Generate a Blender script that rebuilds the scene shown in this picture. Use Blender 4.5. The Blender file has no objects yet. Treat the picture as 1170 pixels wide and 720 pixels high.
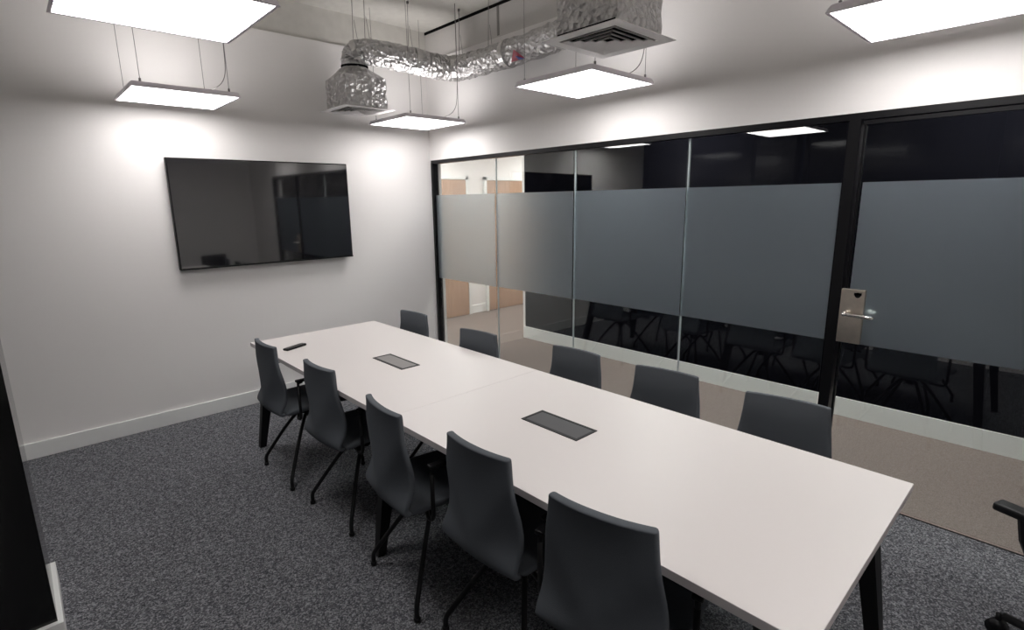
import bpy, bmesh, math, random
from mathutils import Vector, Matrix
random.seed(7)
C = bpy.context.scene
PI = math.pi

# ---------------------------------------------------------------- camera, world, exposure
cam_d = bpy.data.cameras.new('camera'); cam = bpy.data.objects.new('camera', cam_d)
C.collection.objects.link(cam); C.camera = cam
cam_d.sensor_fit = 'HORIZONTAL'; cam_d.sensor_width = 36.0
cam_d.lens = 36.0 * 607.42 / 1170.0
cam_d.clip_start = 0.01; cam_d.clip_end = 60
YAW, PITCH, ROLL = 0.751355, 0.210259, -0.013659
fw = Vector((math.sin(YAW)*math.cos(PITCH), math.cos(YAW)*math.cos(PITCH), -math.sin(PITCH)))
rt = Vector((math.cos(YAW), -math.sin(YAW), 0)); up = rt.cross(fw)
r2 = rt*math.cos(ROLL) + up*math.sin(ROLL); u2 = -rt*math.sin(ROLL) + up*math.cos(ROLL)
m = Matrix((r2, u2, -fw)).transposed().to_4x4()
m.translation = Vector((-3.17672, -4.57004, 1.62844))
cam.matrix_world = m

w = bpy.data.worlds.new('night'); C.world = w; w.use_nodes = True
w.node_tree.nodes['Background'].inputs[0].default_value = (0.010, 0.012, 0.018, 1)
w.node_tree.nodes['Background'].inputs[1].default_value = 0.6
C.view_settings.view_transform = 'Standard'; C.view_settings.look = 'None'
C.view_settings.exposure = 0.90; C.view_settings.gamma = 1.0
C.view_settings.use_curve_mapping = False
C.cycles.max_bounces = 10; C.cycles.diffuse_bounces = 6; C.cycles.glossy_bounces = 5
C.cycles.transmission_bounces = 8; C.cycles.transparent_max_bounces = 16
C.cycles.sample_clamp_indirect = 4.0
C.cycles.caustics_reflective = False
C.cycles.use_denoising = True

PANEL_POWER = 5.7           # LED panels of the meeting room
CORRIDOR_POWER = 17.5  # strength of the unseen lights added over the corridor
UP_FILL = 5.4              # glow added on the panel backs to brighten the upper walls

# ---------------------------------------------------------------- helpers
def nodes(name):
    mt = bpy.data.materials.new(name); mt.use_nodes = True
    nt = mt.node_tree; b = nt.nodes['Principled BSDF']
    return mt, nt, b

def mat(name, col, rough=0.6, metal=0.0, spec=0.5, bump=0.0, scale=200.0, vary=0.0, coat=0.0):
    mt, nt, b = nodes(name)
    b.inputs['Base Color'].default_value = (*col, 1)
    b.inputs['Roughness'].default_value = rough; b.inputs['Metallic'].default_value = metal
    b.inputs['Specular IOR Level'].default_value = spec
    if coat: b.inputs['Coat Weight'].default_value = coat
    tc = nt.nodes.new('ShaderNodeTexCoord'); nz = nt.nodes.new('ShaderNodeTexNoise')
    nz.inputs['Scale'].default_value = scale; nz.inputs['Detail'].default_value = 4
    nt.links.new(tc.outputs['Object'], nz.inputs['Vector'])
    if bump:
        bp = nt.nodes.new('ShaderNodeBump'); bp.inputs['Strength'].default_value = bump
        bp.inputs['Distance'].default_value = 0.002
        nt.links.new(nz.outputs['Fac'], bp.inputs['Height']); nt.links.new(bp.outputs['Normal'], b.inputs['Normal'])
    if vary:
        mx = nt.nodes.new('ShaderNodeMix'); mx.data_type = 'RGBA'
        mx.inputs[6].default_value = (*[c*(1-vary) for c in col], 1)
        mx.inputs[7].default_value = (*[min(1, c*(1+vary)) for c in col], 1)
        nt.links.new(nz.outputs['Fac'], mx.inputs[0]); nt.links.new(mx.outputs[2], b.inputs['Base Color'])
    return mt

def carpet_mat(name, dark, mid, light, scale=300.0):
    mt, nt, b = nodes(name)
    b.inputs['Roughness'].default_value = 0.95; b.inputs['Specular IOR Level'].default_value = 0.1
    tc = nt.nodes.new('ShaderNodeTexCoord')
    vo = nt.nodes.new('ShaderNodeTexVoronoi'); vo.inputs['Scale'].default_value = scale
    n2 = nt.nodes.new('ShaderNodeTexNoise'); n2.inputs['Scale'].default_value = scale*.25; n2.inputs['Detail'].default_value = 3
    for q in (vo, n2): nt.links.new(tc.outputs['Object'], q.inputs['Vector'])
    sp = nt.nodes.new('ShaderNodeSeparateColor'); nt.links.new(vo.outputs['Color'], sp.inputs[0])
    ml = nt.nodes.new('ShaderNodeMath'); ml.operation = 'MULTIPLY'; ml.inputs[1].default_value = .45
    ad = nt.nodes.new('ShaderNodeMath'); ad.operation = 'MULTIPLY_ADD'; ad.inputs[1].default_value = .55
    nt.links.new(n2.outputs['Fac'], ml.inputs[0]); nt.links.new(sp.outputs[0], ad.inputs[0]); nt.links.new(ml.outputs[0], ad.inputs[2])
    cr = nt.nodes.new('ShaderNodeValToRGB'); e = cr.color_ramp.elements
    e[0].position = 0.15; e[0].color = (*dark, 1); e[1].position = 0.85; e[1].color = (*light, 1)
    k = e.new(0.5); k.color = (*mid, 1)
    nt.links.new(ad.outputs[0], cr.inputs['Fac']); nt.links.new(cr.outputs['Color'], b.inputs['Base Color'])
    bp = nt.nodes.new('ShaderNodeBump'); bp.inputs['Strength'].default_value = 0.5; bp.inputs['Distance'].default_value = 0.003
    nt.links.new(vo.outputs['Distance'], bp.inputs['Height']); nt.links.new(bp.outputs['Normal'], b.inputs['Normal'])
    return mt

def wood_mat(name, c1, c2):
    mt, nt, b = nodes(name); b.inputs['Roughness'].default_value = 0.45
    tc = nt.nodes.new('ShaderNodeTexCoord'); mp = nt.nodes.new('ShaderNodeMapping')
    mp.inputs['Scale'].default_value = (18, 18, 1.2)
    nz = nt.nodes.new('ShaderNodeTexNoise'); nz.inputs['Scale'].default_value = 3; nz.inputs['Detail'].default_value = 6
    cr = nt.nodes.new('ShaderNodeValToRGB'); e = cr.color_ramp.elements
    e[0].position = .3; e[0].color = (*c1, 1); e[1].position = .7; e[1].color = (*c2, 1)
    nt.links.new(tc.outputs['Object'], mp.inputs[0]); nt.links.new(mp.outputs[0], nz.inputs['Vector'])
    nt.links.new(nz.outputs['Fac'], cr.inputs['Fac']); nt.links.new(cr.outputs['Color'], b.inputs['Base Color'])
    return mt

def glass_mat(name, ior=1.6, tint=(0.93, 0.96, 0.95)):
    """sheet glass: straight transmission plus a Fresnel mirror on each face"""
    mt = bpy.data.materials.new(name); mt.use_nodes = True; nt = mt.node_tree; nt.nodes.clear()
    out = nt.nodes.new('ShaderNodeOutputMaterial'); mx = nt.nodes.new('ShaderNodeMixShader')
    tr = nt.nodes.new('ShaderNodeBsdfTransparent'); tr.inputs[0].default_value = (*tint, 1)
    gl = nt.nodes.new('ShaderNodeBsdfGlossy'); gl.inputs['Roughness'].default_value = 0.0
    fr = nt.nodes.new('ShaderNodeFresnel'); geo = nt.nodes.new('ShaderNodeNewGeometry')
    md = nt.nodes.new('ShaderNodeMath'); md.operation = 'MULTIPLY_ADD'
    md.inputs[1].default_value = 1.0/ior - ior; md.inputs[2].default_value = ior
    nt.links.new(geo.outputs['Backfacing'], md.inputs[0]); nt.links.new(md.outputs[0], fr.inputs['IOR'])
    nt.links.new(fr.outputs[0], mx.inputs[0]); nt.links.new(tr.outputs[0], mx.inputs[1]); nt.links.new(gl.outputs[0], mx.inputs[2])
    nt.links.new(mx.outputs[0], out.inputs[0])
    return mt

def film_mat(name):
    """etched film: blurred transmission with a grey diffuse veil"""
    mt = bpy.data.materials.new(name); mt.use_nodes = True; nt = mt.node_tree; nt.nodes.clear()
    out = nt.nodes.new('ShaderNodeOutputMaterial')
    mx = nt.nodes.new('ShaderNodeMixShader'); mx.inputs[0].default_value = FILM_VEIL
    g = nt.nodes.new('ShaderNodeBsdfRefraction'); g.inputs['Roughness'].default_value = 0.42; g.inputs['IOR'].default_value = 1.45
    g.inputs[0].default_value = (.93, .98, 1.0, 1)
    d = nt.nodes.new('ShaderNodeBsdfDiffuse'); d.inputs[0].default_value = (.56, .62, .69, 1)
    tc = nt.nodes.new('ShaderNodeTexCoord'); nz = nt.nodes.new('ShaderNodeTexNoise'); nz.inputs['Scale'].default_value = 2.5
    mr = nt.nodes.new('ShaderNodeMapRange'); mr.inputs[3].default_value = FILM_VEIL*.9; mr.inputs[4].default_value = FILM_VEIL*1.1
    nt.links.new(tc.outputs['Object'], nz.inputs['Vector']); nt.links.new(nz.outputs['Fac'], mr.inputs[0]); nt.links.new(mr.outputs[0], mx.inputs[0])
    nt.links.new(g.outputs[0], mx.inputs[1]); nt.links.new(d.outputs[0], mx.inputs[2]); nt.links.new(mx.outputs[0], out.inputs[0])
    return mt
FILM_VEIL = 0.13

def emit_mat(name, col, s):
    mt, nt, b = nodes(name)
    b.inputs['Base Color'].default_value = (.8, .8, .8, 1)
    b.inputs['Emission Color'].default_value = (*col, 1); b.inputs['Emission Strength'].default_value = s
    return mt

def foil_mat(name):
    mt, nt, b = nodes(name)
    b.inputs['Metallic'].default_value = 1.0; b.inputs['Roughness'].default_value = 0.30
    b.inputs['Base Color'].default_value = (.52, .51, .51, 1)
    tc = nt.nodes.new('ShaderNodeTexCoord')
    vo = nt.nodes.new('ShaderNodeTexVoronoi'); vo.inputs['Scale'].default_value = 30; vo.feature = 'F1'
    nz = nt.nodes.new('ShaderNodeTexNoise'); nz.inputs['Scale'].default_value = 20; nz.inputs['Detail'].default_value = 5
    nz.inputs['Distortion'].default_value = 1.5
    ad = nt.nodes.new('ShaderNodeMath'); ad.operation = 'ADD'
    bp = nt.nodes.new('ShaderNodeBump'); bp.inputs['Strength'].default_value = 1.0; bp.inputs['Distance'].default_value = 0.018
    for q in (vo, nz): nt.links.new(tc.outputs['Object'], q.inputs['Vector'])
    nt.links.new(vo.outputs['Distance'], ad.inputs[0]); nt.links.new(nz.outputs['Fac'], ad.inputs[1])
    nt.links.new(ad.outputs[0], bp.inputs['Height']); nt.links.new(bp.outputs['Normal'], b.inputs['Normal'])
    return mt

M = {}
M['wall'] = mat('white emulsion', (.83, .81, .80), .85, spec=.2, bump=.05, scale=60, vary=.01)
M['upper'] = mat('painted blockwork', (.62, .60, .585), .9, spec=.1, bump=.2, scale=50, vary=.04)
M['slab'] = mat('concrete soffit', (.60, .585, .55), .95, spec=.1, bump=.5, scale=14, vary=.12)
M['skirt'] = mat('white gloss paint', (.82, .83, .82), .35)
M['carpet'] = carpet_mat('charcoal fleck carpet', (.034, .036, .042), (.118, .121, .134), (.35, .355, .375), 190.0)
M['brown_carpet'] = carpet_mat('brown corridor carpet', (.19, .155, .140), (.245, .200, .180), (.31, .255, .232), 260)
M['black'] = mat('black frame', (.004, .004, .005), .4, spec=.25)
M['black_matt'] = mat('black powder coat', (.006, .006, .007), .5, spec=.3)
M['gloss_black'] = mat('gloss black cladding', (.003, .003, .003), .12, spec=.5)
M['dark_matt'] = mat('dark matt paint', (.015, .016, .020), .9, spec=.0)
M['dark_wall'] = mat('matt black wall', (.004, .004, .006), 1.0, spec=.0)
M['glass'] = glass_mat('clear partition glass', 1.85)
M['film'] = film_mat('etched privacy film')
M['seal'] = mat('clear silicone seal', (.55, .60, .62), .3)
M['table'] = mat('white laminate top', (.70, .665, .65), .38, spec=.35)
M['table_edge'] = mat('grey edge band', (.66, .62, .62), .5)
M['fabric'] = mat('charcoal wool upholstery', (.092, .102, .116), .8, spec=.25, bump=.25, scale=500, vary=.12)
M['grey_lid'] = mat('brushed dark grey lid', (.045, .044, .048), .45, vary=.15, scale=300)
M['lid_light'] = mat('brushed mid grey lid', (.19, .18, .175), .4, vary=.1, scale=300)
M['screen'] = mat('television screen', (.006, .006, .008), .06, spec=1.0, coat=.9)
M['screen'].node_tree.nodes['Principled BSDF'].inputs['Coat IOR'].default_value = 1.8
M['steel'] = mat('brushed satin steel', (.70, .63, .55), .30, metal=1.0, vary=.12, scale=40)
M['chrome'] = mat('polished steel', (.85, .83, .80), .12, metal=1.0)
M['alu'] = mat('anodised aluminium frame', (.85, .80, .86), .5)
M['wire'] = mat('steel suspension wire', (.20, .19, .19), .5, metal=.5)
M['led'] = emit_mat('led diffuser', (1.0, .965, .95), PANEL_POWER)
M['fill_corridor'] = emit_mat('corridor fill diffuser', (1.0, .965, .94), CORRIDOR_POWER)
M['up_fill'] = emit_mat('added upward fill glow', (1.0, .965, .95), UP_FILL)
M['foil'] = foil_mat('crinkled aluminium foil')
M['foil_dark'] = mat('foil tape', (.55, .54, .53), .3, metal=1.0, bump=.4, scale=40)
M['grille'] = mat('white grille paint', (.88, .86, .85), .5)
M['void'] = mat('dark duct interior', (.008, .008, .009), .9, spec=0)
M['door_wood'] = wood_mat('oak veneer door', (.36, .225, .15), (.46, .30, .21))
M['door_wood2'] = wood_mat('reddish oak veneer', (.24, .10, .06), (.30, .14, .09))
M['red'] = mat('red label', (.30, .012, .035), .4)
M['blue'] = mat('navy label', (.03, .04, .20), .4)
M['gap'] = mat('shadow gap black', (.01, .01, .01), .9, spec=0)
M['joint'] = mat('grey mortar joint', (.27, .26, .25), .95, spec=0)

def link(name, me, material=None, parent=None):
    o = bpy.data.objects.new(name, me); C.collection.objects.link(o)
    if material is not None: me.materials.append(material)
    if parent is not None: o.parent = parent
    return o
def obj(name, bm, material, parent=None, smooth=False):
    me = bpy.data.meshes.new(name)
    bmesh.ops.recalc_face_normals(bm, faces=bm.faces)
    bm.to_mesh(me); bm.free()
    if smooth:
        for p in me.polygons: p.use_smooth = True
    return link(name, me, material, parent)
def B(): return bmesh.new()
def box(bm, x0, x1, y0, y1, z0, z1, bev=0.0):
    x0, x1 = sorted((x0, x1)); y0, y1 = sorted((y0, y1)); z0, z1 = sorted((z0, z1))
    v = [bm.verts.new(p) for p in ((x0,y0,z0),(x1,y0,z0),(x1,y1,z0),(x0,y1,z0),(x0,y0,z1),(x1,y0,z1),(x1,y1,z1),(x0,y1,z1))]
    fs = [bm.faces.new([v[i] for i in q]) for q in ((0,3,2,1),(4,5,6,7),(0,1,5,4),(1,2,6,5),(2,3,7,6),(3,0,4,7))]
    if bev:
        es = list({e for f in fs for e in f.edges})
        bmesh.ops.bevel(bm, geom=es, offset=bev, segments=2, affect='EDGES', profile=.5)
    return bm
def tube(bm, pts, r, seg=10, caps=True):
    pts = [Vector(p) for p in pts]; n = len(pts)
    rs = r if isinstance(r, (list, tuple)) else [r]*n
    rings = []; prev = None
    for i, p in enumerate(pts):
        t = (pts[min(i+1, n-1)] - pts[max(i-1, 0)]).normalized()
        if prev is None:
            a = Vector((0, 0, 1)) if abs(t.z) < .9 else Vector((1, 0, 0))
            u = t.cross(a).normalized()
        else:
            u = (prev - t*prev.dot(t)).normalized()
        prev = u; v = t.cross(u)
        rings.append([bm.verts.new(p + (u*math.cos(2*PI*k/seg) + v*math.sin(2*PI*k/seg))*rs[i]) for k in range(seg)])
    for a, b in zip(rings, rings[1:]):
        for k in range(seg): bm.faces.new((a[k], a[(k+1) % seg], b[(k+1) % seg], b[k]))
    if caps:
        bm.faces.new(list(reversed(rings[0]))); bm.faces.new(rings[-1])
    return bm
def taper(bm, p0, p1, a0, a1, b0=None, b1=None):
    """square section bar from p0 (half sizes a0) to p1 (a1), sections horizontal"""
    b0 = b0 or a0; b1 = b1 or a1
    q = []
    for p, a, b in ((p0, a0, b0), (p1, a1, b1)):
        q.append([bm.verts.new((p[0]+sx*a, p[1]+sy*b, p[2])) for sx, sy in ((-1,-1),(1,-1),(1,1),(-1,1))])
    bm.faces.new(list(reversed(q[0]))); bm.faces.new(q[1])
    for k in range(4): bm.faces.new((q[0][k], q[0][(k+1) % 4], q[1][(k+1) % 4], q[1][k]))
    return bm
def bez(pts, n=8):
    """Catmull-Rom through pts"""
    P = [Vector(p) for p in pts]; P = [2*P[0]-P[1]] + P + [2*P[-1]-P[-2]]; out = []
    for i in range(1, len(P)-2):
        for k in range(n):
            t = k/n; a, b, c, d = P[i-1:i+3]
            out.append(.5*((2*b) + (c-a)*t + (2*a-5*b+4*c-d)*t*t + (3*b-a-3*c+d)*t**3))
    out.append(P[-2]); return out
def struct(name, bm, mt, parent=None, label=None):
    o = obj(name, bm, mt, parent)
    if parent is None: o['kind'] = 'structure'
    if label: o['label'] = label
    return o
def empty(name, loc, label, cat, group=None, rz=0):
    o = bpy.data.objects.new(name, None); C.collection.objects.link(o); o.empty_display_size = .1
    o.location = loc; o.rotation_euler = (0, 0, rz); o['label'] = label
    if cat == 'structure': o['kind'] = 'structure'
    else: o['category'] = cat
    if group: o['group'] = group
    return o
def dup(root, loc, rz, label):
    def cp(o, par):
        c = o.copy(); C.collection.objects.link(c); c.parent = par
        for ch in o.children: cp(ch, c)
        return c
    r = cp(root, None); r.location = loc; r.rotation_euler = (0, 0, rz); r['label'] = label
    return r

# ---------------------------------------------------------------- room shell
SLAB = 3.215; LINE = 2.95; GT = 2.0; XL = -3.45; YB = -5.9; SK = .11
struct('floor', box(B(), XL-.3, 0.0, YB-.1, .12, -.05, 0), M['carpet'], label='charcoal grey flecked carpet floor of the meeting room')
struct('floor_corridor', box(B(), 0.0, 6.0, YB-.1, 1.7, -.05, -.001), M['brown_carpet'], label='brown carpet of the corridor beyond the glass')
struct('ceiling', box(B(), XL-.3, .30, YB-.1, .30, SLAB, SLAB+.1), M['slab'], label='bare concrete soffit above the ducts')
struct('ceiling_corridor', box(B(), .12, 6.0, YB-.1, 1.7, 2.42, 2.5), M['wall'], label='white corridor ceiling')
struct('wall_front', box(B(), XL-.3, .13, 0, .12, 0, LINE), M['wall'], label='white wall carrying the television')
struct('wall_front_upper', box(B(), XL-.3, .12, .02, .14, LINE, SLAB), M['slab'], label='bare band of wall above the white lining')
b = B(); box(b, 0, .12, YB, 0, GT+.037, LINE); box(b, 0, .12, YB, -4.72, 0, GT+.037)
struct('wall_right', b, M['wall'], label='white wall band above the glass partition')
wu = struct('wall_right_upper', box(B(), .02, .14, YB, .02, LINE, SLAB), M['upper'], label='painted block wall above the white lining')
b = B(); box(b, .012, .021, YB, .02, SLAB-.022, SLAB)
struct('gap_shade_strip', b, M['gap'], wu)  # black strip stands in for the shade in the gap under the soffit
b = B()
for y in (-1.03, -2.05, -3.07): box(b, .015, .021, y-.012, y+.012, LINE+.02, SLAB-.02)
struct('block_joints', b, M['joint'], wu)
struct('wall_back', box(B(), XL-.3, .12, YB-.12, YB, 0, SLAB), M['wall'])
# left wall: low sill, header and tall night-dark windows between slim black mullions
b = B(); box(b, XL-.12, XL, YB, 0, 0, .14); box(b, XL-.12, XL, YB, 0, 2.92, SLAB)
struct('wall_left', b, M['wall'], label='left wall with tall windows dark at night')
for i, (a, c) in enumerate(((-.02, -1.62), (-2.16, -3.9), (-3.9, -5.88))):
    wn = empty('window_%d' % (6+i), (XL, (a+c)/2, 0), 'tall night-dark window in the left wall', 'structure')
    y0, y1 = a-(a+c)/2, c-(a+c)/2
    b = B(); box(b, -.06, 0, y0, y0-.05, .14, 2.92); box(b, -.06, 0, y1+.05, y1, .14, 2.92)
    box(b, -.06, 0, y0-.05, y1+.05, .14, .19); box(b, -.06, 0, y0-.05, y1+.05, 2.87, 2.92)
    obj('window_frame', b, M['black'], wn)
    obj('pane', box(B(), -.04, -.03, y0-.05, y1+.05, .19, 2.87), M['gloss_black'], wn)
# gloss black clad column on a white plinth
cy0, cy1 = -2.14, -1.70
col = struct('column', box(B(), XL+.001, -3.262, cy0+.002, cy1-.002, SK, SLAB), M['gloss_black'], label='gloss black clad column at the left edge on a white plinth')
b = B(); box(b, XL+.001, -3.245, cy0-.018, cy1+.018, 0, SK, .002)
struct('plinth', b, M['skirt'], col, 'white skirting plinth around the column foot')
# baseboards
struct('baseboard_front', box(B(), XL+.02, 0, -.018, 0, 0, SK, .003), M['skirt'])
struct('baseboard_left', box(B(), XL, XL+.018, cy1+.02, 0, 0, SK, .003), M['skirt'])
struct('baseboard_back', box(B(), XL+.02, 0, YB, YB+.018, 0, SK, .003), M['skirt'])

# ---------------------------------------------------------------- glass partition
struct('trim_1', box(B(), -.002, .06, -4.72, -.02, GT+.004, GT+.037), M['black'], label='black head frame over the glass partition')
struct('trim_2', box(B(), -.006, .06, -.052, -.022, 0, GT+.01), M['black'], label='black end jamb of the glass partition beside the white wall')
struct('trim_3', box(B(), -.014, .05, -3.736, -3.684, 0, GT+.01), M['black'], label='black post between the fixed glass and the glass door')
struct('trim_4', box(B(), .0005, .010, -4.66, -.055, 0, .002), M['black'], label='thin black floor track under the glass')
struct('trim_5', box(B(), -.018, .07, -4.72, -4.665, 0, GT), M['black'], label='black post on the far side of the glass door')
FT, FB = 1.70, .868
PANE_TILT = math.radians(.22); PANE_YAW = math.radians(-.95)    # the panes stand slightly out of true
joints = [-.058, -.965, -1.867, -2.80, -3.676]
for i in range(4):
    a, c = joints[i], joints[i+1]
    wn = empty('window_%d' % (i+1), (.012, (a+c)/2, 0), 'full height glass pane of the partition with a frosted band', 'structure')
    h = (a-c)/2
    wn.rotation_euler = (0, PANE_TILT, PANE_YAW)
    obj('glass', box(B(), -.005, .005, -h+.004, h-.004, .008, GT-.001), M['glass'], wn)
    obj('frosted_film', box(B(), -.0085, -.0065, -h+.0012, h-.0012, FB, FT), M['film'], wn)['label'] = 'grey etched band across the glass'
    if i: obj('joint_seal', box(B(), -.006, .006, h-.004, h+.004, .008, GT-.001), M['seal'], wn)
dr = empty('door_1', (.012, -4.2, 0), 'glass door with a frosted band and a steel lock plate', 'structure')
obj('glass', box(B(), -.005, .005, -.435, .442, .010, GT-.022), M['glass'], dr)
obj('frosted_film', box(B(), -.0085, -.0065, -.435, .430, FB, FT), M['film'], dr)['label'] = 'grey etched band across the door glass'
b = B(); box(b, -.012, .012, -.455, .456, GT-.021, GT-.003); box(b, -.011, .011, .442, .452, .01, GT-.021); box(b, -.011, .011, -.455, -.435, .01, GT-.021)
obj('door_frame', b, M['black'], dr)
lp = obj('lock_plate', box(B(), -.034, -.009, .352, .462, .872, 1.158, .003), M['steel'], dr); lp['label'] = 'brushed steel lock plate'
b = B(); tube(b, [(-.034, .43, 1.03), (-.075, .43, 1.03)], .011, 12)
tube(b, bez([(-.074, .433, 1.03), (-.078, .42, 1.03), (-.078, .36, 1.029), (-.077, .32, 1.026), (-.062, .302, 1.025)], 5), .0095, 12)
obj('handle', b, M['chrome'], lp, True)['label'] = 'chrome lever handle'
b = B(); tube(b, [(-.0345, .385, 1.130), (-.036, .385, 1.130)], .014, 20); box(b, -.036, -.034, .368, .402, 1.128, 1.142)
obj('card_reader', b, M['gloss_black'], lp)['label'] = 'small black reader window'
obj('lock_plate', box(B(), .008, .03, .352, .462, .89, 1.14, .003), M['steel'], dr)
b = B(); tube(b, [(.03, .43, 1.03), (.07, .43, 1.03), (.072, .36, 1.03), (.07, .31, 1.03)], .0095, 10)
obj('handle', b, M['chrome'], dr, True)

# ---------------------------------------------------------------- corridor and black wall opposite
OX = 1.25
struct('baseboard_corridor', box(B(), OX-.015, OX+.06, YB, -.055, 0, .14), M['skirt'], label='white kerb along the foot of the black corridor wall')
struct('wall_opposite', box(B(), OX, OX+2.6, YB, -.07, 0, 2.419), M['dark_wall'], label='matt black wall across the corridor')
struct('wall_passage', box(B(), OX+.002, 5, -.069, -.03, 0, 2.42), M['wall'])
FY = 1.53
struct('wall_corridor_end', box(B(), -.6, 6.0, FY, FY+.1, 0, 2.42), M['wall'], label='white corridor end wall with two wooden doors')
struct('wall_corridor_side', box(B(), -.12, .0, .125, FY, 0, 2.42), M['wall'])
struct('wall_corridor_far', box(B(), 5.9, 6.0, -.07, FY, 0, 2.42), M['wall'])
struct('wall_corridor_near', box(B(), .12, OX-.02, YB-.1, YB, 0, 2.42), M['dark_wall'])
b = B(); box(b, 1.67, 1.97, FY-.015, FY, 0, .12, .003); box(b, -.0, .78, FY-.015, FY, 0, .12, .003); box(b, 2.99, 5.9, FY-.015, FY, 0, .12, .003)
struct('baseboard_corridor_end', b, M['skirt'])
for n, (a, c, mt, la) in enumerate(((.82, 1.625, 'door_wood', 'wooden corridor door seen through the left pane'), (2.02, 2.86, 'door_wood', 'wooden corridor door beside the black wall'))):
    d = empty('door_%d' % (n+2), (a, FY-.01, 0), la, 'structure')
    obj('door_leaf', box(B(), 0, c-a, -.03, .0, .008, 1.935), M[mt], d)
    b = B(); box(b, -.045, -.005, -.035, .005, 0, 1.985); box(b, c-a+.005, c-a+.045, -.035, .005, 0, 1.985); box(b, -.045, c-a+.045, -.035, .005, 1.94, 1.985)
    obj('door_frame', b, M['skirt'], d)
    hx = .06 if n == 0 else c-a-.06
    hb = B(); tube(hb, [(hx, -.03, 1.0), (hx, -.08, 1.0)], .01); tube(hb, [(hx, -.075, 1.0), (hx+(.11 if n == 0 else -.11), -.075, 1.0)], .009)
    obj('handle', hb, M['chrome'], d, True)


# ---------------------------------------------------------------- suspended led panels
def make_panel():
    t = empty('ceiling_light', (0, 0, 0), '', 'light', 'square led panels hung on wires')
    h = .296
    b = B()   # tapered tray frame, outer edge 35 mm high
    o_lo, o_hi, i_lo = h, h-.012, h-.012
    for s in (1,):
        lo = [b.verts.new((x*h, y*h, .0)) for x, y in ((-1,-1),(1,-1),(1,1),(-1,1))]
        hi = [b.verts.new((x*(h-.014), y*(h-.014), .030)) for x, y in ((-1,-1),(1,-1),(1,1),(-1,1))]
        inn = [b.verts.new((x*(h-.013), y*(h-.013), .0)) for x, y in ((-1,-1),(1,-1),(1,1),(-1,1))]
        inu = [b.verts.new((x*(h-.013), y*(h-.013), .006)) for x, y in ((-1,-1),(1,-1),(1,1),(-1,1))]
        for k in range(4):
            j = (k+1) % 4
            b.faces.new((lo[k], lo[j], hi[j], hi[k])); b.faces.new((lo[j], lo[k], inn[k], inn[j])); b.faces.new((inn[j], inn[k], inu[k], inu[j]))
        b.faces.new(hi); b.faces.new(list(reversed(inu)))
    f = obj('light_frame', b, M['alu'], t)
    obj('diffuser', box(B(), -h+.014, h-.014, -h+.014, h-.014, .001, .005), M['led'], t)['label'] = 'bright white diffuser'
    obj('fill_plate', box(B(), -h+.09, h-.09, -h+.09, h-.09, .0305, .033), M['up_fill'], t)  # added glowing plate that lifts the walls and soffit above the panel
    H = SLAB - .0
    for sx in (-1, 1):
        for sy in (-1, 1):
            wb = B(); tube(wb, [(sx*(h-.06), sy*(h-.03), .03), (sx*(h-.06), sy*(h-.03), .05)], .006, 8)
            tube(wb, [(sx*(h-.06), sy*(h-.03), .05), (sx*(h-.06), sy*(h-.03), H-2.30)], .0017, 6)
            obj('suspension_wire', wb, M['wire'], t)
    cb = B(); tube(cb, bez([(.02, -.05, .03), (.05, -.08, .045), (.16, -.17, .05), (.225, -.24, .12), (.235, -.262, .30), (.236, -.262, .60), (.236, -.262, H-2.30)], 6), .0024, 8)
    obj('power_cable', cb, M['wire'], t, True)
    return t
PZ = 2.30
spots = [((-2.665, -2.26), 0, 'large looking led panel at the top left, nearest panel to the black column'),
         ((-2.255, -.47), 0, 'led panel hanging above the television'),
         ((-.50, -.56), 0, 'led panel hanging in the corner beside the far foil air vent'),
         ((-.535, -2.40), 0, 'led panel hanging in the middle, just behind the near foil air vent'),
         ((-.53, -4.085), 0, 'led panel at the top right above the glass door')]
p0 = make_panel()
for i, (xy, rz, la) in enumerate(spots):
    z = 2.285 if i == 2 else PZ
    if i == 0: p0.location = (*xy, z); p0['label'] = la
    else: dup(p0, (*xy, z), rz, la)
q = dup(p0, (-2.30, -4.5, PZ), 0, 'unseen led panel added to light the near end of the room')  # panel out of view, added for its light on the room

# unseen ceiling panels, added to light the corridor
def corridor_fill_light(x, y, la):
    t = empty('corridor_fill_light', (x, y, 2.42), la, 'light', 'unseen corridor fill lights')
    b = B(); box(b, -.3, .3, -.3, -.285, -.008, 0); box(b, -.3, .3, .285, .3, -.008, 0); box(b, -.3, -.285, -.285, .285, -.008, 0); box(b, .285, .3, -.285, .285, -.008, 0)
    obj('light_frame', b, M['grille'], t)
    obj('diffuser', box(B(), -.285, .285, -.285, .285, -.006, -.001), M['fill_corridor'], t)
corridor_fill_light(.65, .75, 'unseen ceiling light added in the corridor near the wooden doors')
corridor_fill_light(3.2, .75, 'unseen ceiling light added further down the side passage')
corridor_fill_light(.65, -2.2, 'unseen ceiling light added over the corridor alongside the partition')
corridor_fill_light(.65, -4.2, 'unseen ceiling light added over the corridor beyond the glass door')

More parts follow.
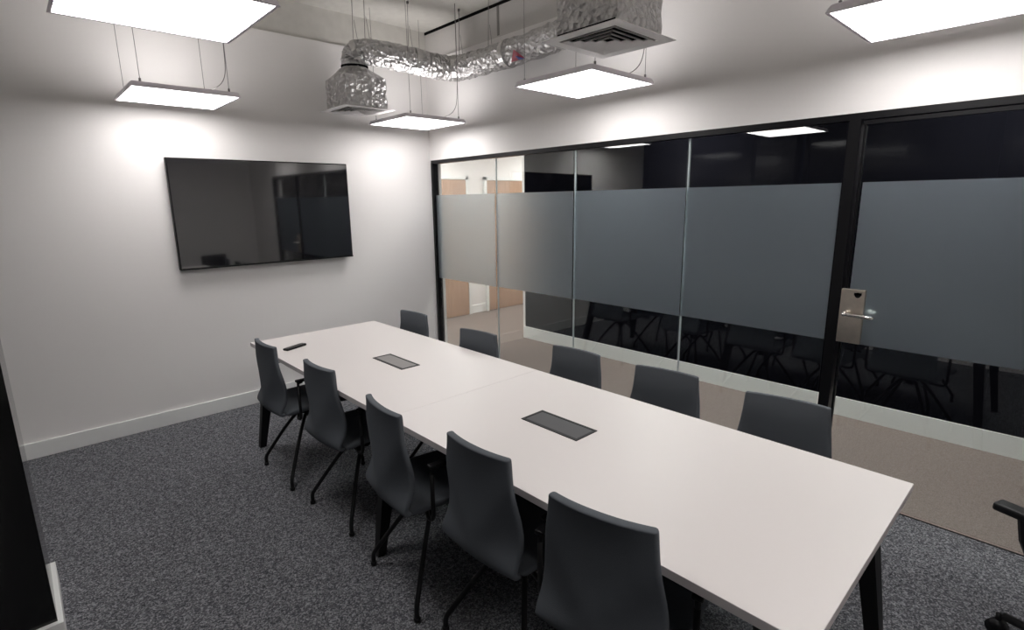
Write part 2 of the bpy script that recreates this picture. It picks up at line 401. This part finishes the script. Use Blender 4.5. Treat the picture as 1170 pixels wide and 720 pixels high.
# ---------------------------------------------------------------- air vents, boxes and duct
def make_vent(name, x0, x1, y0, y1, z, la):
    cx, cy = (x0+x1)/2, (y0+y1)/2; hx, hy = (x1-x0)/2, (y1-y0)/2
    t = empty('air_vent', (cx, cy, z), la, 'air vent', 'foil wrapped air vents under the ceiling')
    b = B()   # face plate made of concentric sloping square rings
    def ring(s0, z0, s1, z1):
        a = [b.verts.new((sx*hx*s0, sy*hy*s0, z0)) for sx, sy in ((-1,-1),(1,-1),(1,1),(-1,1))]
        c = [b.verts.new((sx*hx*s1, sy*hy*s1, z1)) for sx, sy in ((-1,-1),(1,-1),(1,1),(-1,1))]
        a2 = [b.verts.new((v.co.x, v.co.y, v.co.z+.003)) for v in a]; c2 = [b.verts.new((v.co.x, v.co.y, v.co.z+.003)) for v in c]
        for k in range(4):
            j = (k+1) % 4
            b.faces.new((a[j], a[k], c[k], c[j])); b.faces.new((a2[k], a2[j], c2[j], c2[k]))
            b.faces.new((a[k], a[j], a2[j], a2[k])); b.faces.new((c[j], c[k], c2[k], c2[j]))
    ring(1.0, .0, .74, .0)
    obj('face_plate', b, M['grille'], t)
    for k in range(4):
        b = B(); s = .69 - k*.165
        ring(s, -.004, s-.060, .007)
        obj('louvre', b, M['grille'], t)
    obj('neck_shade', box(B(), -hx*.76, hx*.76, -hy*.76, hy*.76, .024, .03), M['void'], t)  # black plate puts the shade inside the duct into colour
    bx = B(); W = .172; HB = .235
    # plenum box with chamfered shoulders, subdivided so the foil crinkles
    lv = [(W, .005), (W+.003, .06), (W-.002, .12), (W+.002, .18), (W, HB), (.115, HB+.075), (.102, HB+.08), (.100, HB+.12)]
    prev = None; rg = random.Random(5)
    for s, zz in lv:
        pts = []
        N = 8
        for e in range(4):
            for k in range(N):
                u = -1+2*k/N
                px, py = ((u, -1), (1, u), (-u, 1), (-1, -u))[e]
                if s < .12:
                    l = math.hypot(px, py); px, py = px/l, py/l
                j = 0 if k == 0 else rg.uniform(-.005, .005)
                pts.append(bx.verts.new((px*(s+j), py*(s+j), zz + (rg.uniform(-.006, .006) if .01 < zz < HB else 0))))
        if prev:
            n = len(pts)
            for k in range(n): bx.faces.new((prev[k], prev[(k+1) % n], pts[(k+1) % n], pts[k]))
        prev = pts
    pb = obj('plenum_box', bx, M['foil'], t); pb['label'] = 'crinkled silver foil box'
    b = B(); tube(b, [(0, 0, HB+.085), (0, 0, HB+.10)], .106, 20)
    obj('collar_band', b, M['void'], pb, True)
    return t
make_vent('air_vent', -1.185, -.745, -.625, -.19, 2.36, 'square air vent with foil box in the far corner beside the television wall')
make_vent('air_vent', -1.21, -.745, -3.125, -2.69, 2.36, 'square air vent with foil box in the top middle, nearest the camera')

duct = empty('flexible_duct', (-.13, -.63, 2.75), 'crinkled silver foil duct running between the two air vents', 'duct')
path = bez([(-.965, -.41, 2.715), (-.965, -.41, 2.745), (-.945, -.43, 2.785), (-.86, -.49, 2.80), (-.55, -.575, 2.775), (-.28, -.615, 2.755), (-.155, -.67, 2.755), (-.125, -.82, 2.755),
            (-.12, -1.3, 2.755), (-.125, -1.8, 2.77), (-.19, -2.15, 2.79), (-.45, -2.5, 2.81), (-.80, -2.80, 2.82), (-.955, -2.895, 2.80), (-.977, -2.907, 2.72)], 14)
O = Vector((-.13, -.63, 2.75))
rg = random.Random(3); b = B(); rs = []
L = 0; last = path[0]
for p in path:
    L += (p-last).length; last = p
    rs.append(.098 + .0035*math.sin(L*2*PI/.045) + rg.uniform(-.003, .003))
tube(b, [p-O for p in path], rs, 26)
for v in b.verts: v.co += Vector((rg.uniform(-1, 1), rg.uniform(-1, 1), rg.uniform(-1, 1)))*.0045
obj('foil_sleeve', b, M['foil'], duct)
for k in (30, 58, 84, 112, 132):
    b = B(); c = path[k]-O; t_ = (path[k+1]-path[k-1]).normalized()
    tube(b, [c-t_*.022, c-t_*.02, c+t_*.02, c+t_*.022], [.100, .106, .106, .100], 26, False)
    obj('foil_tape_band', b, M['foil_dark'], duct)
for k in (24, 40, 56, 90, 106, 130):
    c = path[k]-O
    b = B(); top = SLAB-.0-O.z
    tube(b, [(c.x-.012, c.y, c.z+.10), (c.x, c.y, top)], .0022, 6); tube(b, [(c.x+.03, c.y, c.z+.09), (c.x+.006, c.y, c.z+.26)], .0018, 6)
    tube(b, [(c.x, c.y, top-.018), (c.x, c.y, top)], .010, 10)
    obj('duct_hanger', b, M['wire'], duct)
# triangular sticker, red over navy, lying against the underside of the sleeve
tc_ = Vector((-.205, -1.47, 2.688))-O
def arcpt(y, a, r=.109): return (-.122-O.x + r*math.cos(a), y-O.y, 2.758-O.z + r*math.sin(a))
A0, A1 = math.radians(216), math.radians(246)
def tri(bm, pts):
    vs = [bm.verts.new(p) for p in pts]; bm.faces.new(vs)
    vs2 = [bm.verts.new(Vector(p)*1.0 + Vector((-.001, 0, -.001))) for p in pts]; bm.faces.new(list(reversed(vs2)))
    for k in range(len(vs)): bm.faces.new((vs[k], vs2[k], vs2[(k+1) % len(vs)], vs[(k+1) % len(vs)]))
b = B(); tri(b, [arcpt(-1.47, math.radians(192)), arcpt(-1.395, math.radians(236)), arcpt(-1.545, math.radians(236))])
st = obj('label_sticker', b, M['red'], duct); st['label'] = 'small red and navy triangular sticker'
b = B(); tri(b, [arcpt(-1.47, math.radians(215), .111), arcpt(-1.48, math.radians(236), .111), arcpt(-1.545, math.radians(236), .111)])
obj('sticker_corner', b, M['blue'], st)

# ---------------------------------------------------------------- television
tv = empty('television', (-1.6135, -.061, 1.5655), 'large wall mounted black flat screen television, switched off', 'television')
TW, TH = .680, .4025
obj('casing', box(B(), -TW, TW, -.010, .028, -TH, TH, .004), M['black'], tv)
obj('screen', box(B(), -TW+.009, TW-.009, -.0125, -.009, -TH+.012, TH-.009), M['screen'], tv)['label'] = 'dark glossy screen'
obj('bezel_lip', box(B(), -TW, TW, -.0135, -.010, -TH, -TH+.011), M['black'], tv)
obj('wall_bracket', box(B(), -.3, .3, .026, .0546, -.2, .2), M['black_matt'], tv)
tv.rotation_euler = (math.radians(.25), 0, math.radians(-.5))

# ---------------------------------------------------------------- meeting table
TX0, TX1, TY0, TY1, TZ = -2.12, -1.212, -4.316, -.900, .74
tb = empty('meeting_table', ((TX0+TX1)/2, (TY0+TY1)/2, 0), 'long white topped meeting table on tapered black legs in the middle of the room', 'table')
hx, hy = (TX1-TX0)/2, (TY1-TY0)/2; ys = -2.66-(TY0+TY1)/2
def top(y0, y1):
    b = box(B(), -hx, hx, y0, y1, TZ-.026, TZ, .0015)
    me_o = obj('tabletop', b, M['table'], tb)
    me_o.data.materials.append(M['table_edge'])
    for p in me_o.data.polygons:
        if abs(p.normal.z) < .5 : p.material_index = 1
top(-hy, ys-.0002); top(ys+.0002, hy)
b = B(); box(b, -hx+.06, -hx+.10, -hy+.10, hy-.10, TZ-.075, TZ-.0265); box(b, hx-.10, hx-.06, -hy+.10, hy-.10, TZ-.075, TZ-.0265)
for y in (-hy+.10, ys+.03, hy-.14): box(b, -hx+.0999, hx-.0999, y, y+.04, TZ-.075, TZ-.0265)
obj('under_frame', b, M['black_matt'], tb)
for y, fy in ((hy-.11, hy-.0), (ys+.12, ys+.16), (-hy+.11, -hy+.02)):
    for s in (-1, 1):
        b = B(); taper(b, (s*(hx-.09), y, TZ-.028), (s*(hx-.0), fy*1.0 - (.0), 0), .042, .020, .030, .020)
        o = obj('leg', b, M['black_matt'], tb)
# cable trays under the power boxes
for y in (-1.97, -3.22):
    yy = y-(TY0+TY1)/2
    obj('cable_tray', box(B(), -.10, .02, yy-.19, yy+.19, TZ-.12, TZ-.027, .004), M['black_matt'], tb)

def power_box(x0, x1, y0, y1, lidm, la):
    cx, cy = (x0+x1)/2, (y0+y1)/2; a, c = (x1-x0)/2, (y1-y0)/2
    t = empty('power_socket_box', (cx, cy, TZ), la, 'socket box', 'flush socket boxes in the tabletop')
    b = B(); f = .011
    box(b, -a, a, -c, -c+f, 0, .003); box(b, -a, a, c-f, c, 0, .003); box(b, -a, -a+f*1.3, -c+f, c-f, 0, .003); box(b, a-f, a, -c+f, c-f, 0, .003)
    obj('rim', b, M['black_matt'], t)
    obj('lid', box(B(), -a+f*1.4, a-f*1.1, -c+f*1.1, c-f*1.1, 0.0, .002), lidm, t)['label'] = 'flat grey lid'
power_box(-1.728, -1.609, -2.132, -1.815, M['lid_light'], 'grey flush socket box in the far half of the white tabletop')
power_box(-1.733, -1.605, -3.370, -3.072, M['grey_lid'], 'dark flush socket box in the near half of the white tabletop')
rc = empty('remote_control', (-1.962, -1.252, TZ), 'small black remote control lying on the far end of the table', 'remote', rz=math.radians(22))
obj('body', box(B(), -.078, .078, -.021, .021, 0, .014, .005), M['black'], rc)
for k in range(9):
    for j in (-1, 0, 1):
        obj('button', box(B(), -.066+k*.015, -.058+k*.015, j*.011-.003, j*.011+.003, .0135, .0155), M['lid_light'], rc)

# ---------------------------------------------------------------- meeting chairs
def make_chair():
    t = empty('meeting_chair', (0, 0, 0), '', 'chair', 'charcoal meeting chairs around the white table')
    # profile of the one piece shell, front edge of seat to top of back: y, z, half width, curl of the side edges (dy, dz)
    prof = [(.215, .405, .180, 0, .000), (.222, .425, .190, 0, .002), (.200, .445, .200, 0, .006), (.10, .452, .206, 0, .012), (.0, .446, .208, 0, .018),
            (-.09, .441, .206, .0, .022), (-.150, .440, .202, .004, .020), (-.222, .443, .196, .006, .010), (-.256, .454, .193, .008, .004), (-.265, .480, .192, .010, 0),
            (-.261, .530, .189, .010, 0), (-.251, .590, .184, .010, 0), (-.244, .640, .178, .010, 0), (-.240, .690, .171, .009, 0), (-.238, .740, .165, .010, 0),
            (-.239, .790, .159, .015, 0), (-.244, .832, .156, .021, 0), (-.246, .843, .155, .022, 0), (-.247, .849, .153, .022, 0)]
    b = B(); rows = []; NU = 20
    for i, (y, z, hw, cy, cz) in enumerate(prof):
        row = []
        # the back folds forward outside a V that runs from the top corners to a low middle point
        uc = min(1.0, max(.04, .04 + (z-.53)/.22*.96)) if i > 6 else 1.0
        fold = .062*min(1.0, max(0.0, (z-.45)/.10)) if i > 6 else 0
        for k in range(NU+1):
            u = -1+2*k/NU; s = abs(u)**2.2
            f = fold*max(0.0, abs(u)-uc)
            row.append(b.verts.new((u*hw, y+cy*s+f, z+cz*s)))
        rows.append(row)
    split = 7
    # seat and backrest from the same surface
    def piece(name, i0, i1):
        bb = B(); rr = []
        for i in range(i0, i1+1):
            rr.append([bb.verts.new(v.co) for v in rows[i]])
        for r0, r1 in zip(rr, rr[1:]):
            for k in range(NU): bb.faces.new((r0[k], r0[k+1], r1[k+1], r1[k]))
        o = obj(name, bb, M['fabric'], t, True)
        s = o.modifiers.new('thick', 'SOLIDIFY'); s.thickness = .026; s.offset = 0
        s2 = o.modifiers.new('sub', 'SUBSURF'); s2.levels = 2; s2.render_levels = 2
        return o
    piece('seat', 0, split); piece('backrest', split, len(prof)-1)
    b.free()
    b = B(); tube(b, [(0, -.01, .345), (0, -.01, .36), (0, -.01, .395), (0, -.01, .418)], [.030, .038, .038, .075], 20)
    box(b, -.13, .13, -.11, .09, .414, .424)
    obj('hub', b, M['black_matt'], t)
    for sx in (-1, 1):
        for sy in (-1, 1):
            b = B()
            tube(b, bez([(sx*.02, -.01+sy*.02, .385), (sx*.05, -.01+sy*.05, .365), (sx*.11, -.01+sy*.115, .265), (sx*.195, -.01+sy*.205, .095), (sx*.212, -.01+sy*.222, .055), (sx*.214, -.01+sy*.224, .012)], 5), .0105, 10)
            lg = obj('leg', b, M['black_matt'], t, True)
            b = B(); tube(b, [(sx*.214, -.01+sy*.224, 0), (sx*.214, -.01+sy*.224, .016)], .014, 12)
            obj('foot_cap', b, M['black'], lg, True)
    for sx in (-1, 1):
        b = B(); Y = -.150
        tube(b, bez([(sx*.12, Y+.03, .418), (sx*.19, Y, .416), (sx*.225, Y, .424), (sx*.236, Y, .45)], 4) + [Vector((sx*.236, Y, .62))], .0088, 8)
        tube(b, [(sx*.236, Y, .61), (sx*.236, Y, .637), (sx*.245, Y+.02, .648)], .0085, 8)
        ar = obj('arm', b, M['black_matt'], t, True)
        obj('arm_pad', box(B(), sx*.236-.016, sx*.236+.016, Y-.012, Y+.20, .645, .659, .005), M['black'], ar)
    return t
ch = make_chair()
# (back-top centre x, y at z .85, facing degrees)
LT = [(-2.200, -1.412, 0.2, 'charcoal chair on the open carpet side of the table, next to the television wall'),
      (-2.164, -2.058, -2.3, 'charcoal chair on the open carpet side, second from the television wall'),
      (-2.208, -2.760, 6.0, 'charcoal chair on the open carpet side, middle one of the five'),
      (-2.171, -3.304, -1.0, 'charcoal chair on the open carpet side, second nearest the camera'),
      (-2.186, -3.823, -10.8, 'charcoal chair nearest the camera, its back filling the bottom middle')]
RTc = [(-1.098, -1.307, -2.8, 'charcoal chair on the glass side, farthest away in front of the white corner'),
       (-1.143, -2.096, -5.6, 'charcoal chair on the glass side, in front of the corridor doors'),
       (-1.044, -2.796, -2.4, 'charcoal chair on the glass side, middle one of the five'),
       (-1.024, -3.325, -6.1, 'charcoal chair on the glass side, second nearest the glass door'),
       (-1.016, -3.856, -7.4, 'charcoal chair on the glass side, nearest the glass door lock')]
BT = .240
first = True
for side, lst in ((1, LT), (-1, RTc)):
    for x, y, a, la in lst:
        # facing direction: +x for the open side, -x for the glass side, turned by a
        rz = (-PI/2 if side == 1 else PI/2) - math.radians(a)
        d = Vector((-math.sin(rz), math.cos(rz), 0))
        loc = Vector((x, y, 0)) + d*BT
        if first: ch.location = loc; ch.rotation_euler = (0, 0, rz); ch['label'] = la; first = False
        else: dup(ch, loc, rz, la)

# ---------------------------------------------------------------- black swivel chair at the right edge
oc = empty('swivel_chair', (-.809, -4.873, 0), 'black swivel chair at the right edge, only its armrest and castor in view', 'chair', rz=math.radians(-20))
for sx in (-1, 1):
    b = B(); box(b, sx*.265-.028, sx*.265+.028, .04, .30, .628, .655, .008)
    tube(b, [(sx*.265, .22, .63), (sx*.262, .21, .56), (sx*.250, .19, .50), (sx*.22, .12, .43), (sx*.10, .10, .42)], [.022, .020, .018, .016, .016], 10)
    obj('armrest', b, M['black_matt'], oc)
b = B(); box(b, -.24, .24, -.24, .22, .43, .50, .03); obj('seat', b, M['black_matt'], oc)
b = B(); box(b, -.21, .21, -.30, -.25, .52, .81, .024); box(b, -.03, .03, -.28, -.2, .42, .60); obj('backrest', b, M['black_matt'], oc)
b = B(); tube(b, [(0, 0, .10), (0, 0, .43)], .028, 14); obj('gas_column', b, M['black_matt'], oc, True)
for k in range(5):
    a = math.radians(86.5+72*k); dx, dy = math.cos(a), math.sin(a)
    b = B(); tube(b, [(dx*.02, dy*.02, .12), (dx*.33, dy*.33, .085)], [.024, .015], 10); lg = obj('base_arm', b, M['black_matt'], oc, True)
    b = B(); tube(b, [(dx*.345-dy*.02, dy*.345+dx*.02, .03), (dx*.345+dy*.02, dy*.345-dx*.02, .03)], .03, 16); tube(b, [(dx*.345, dy*.345, .03), (dx*.345, dy*.345, .085)], .010, 8)
    obj('castor', b, M['black'], lg, True)
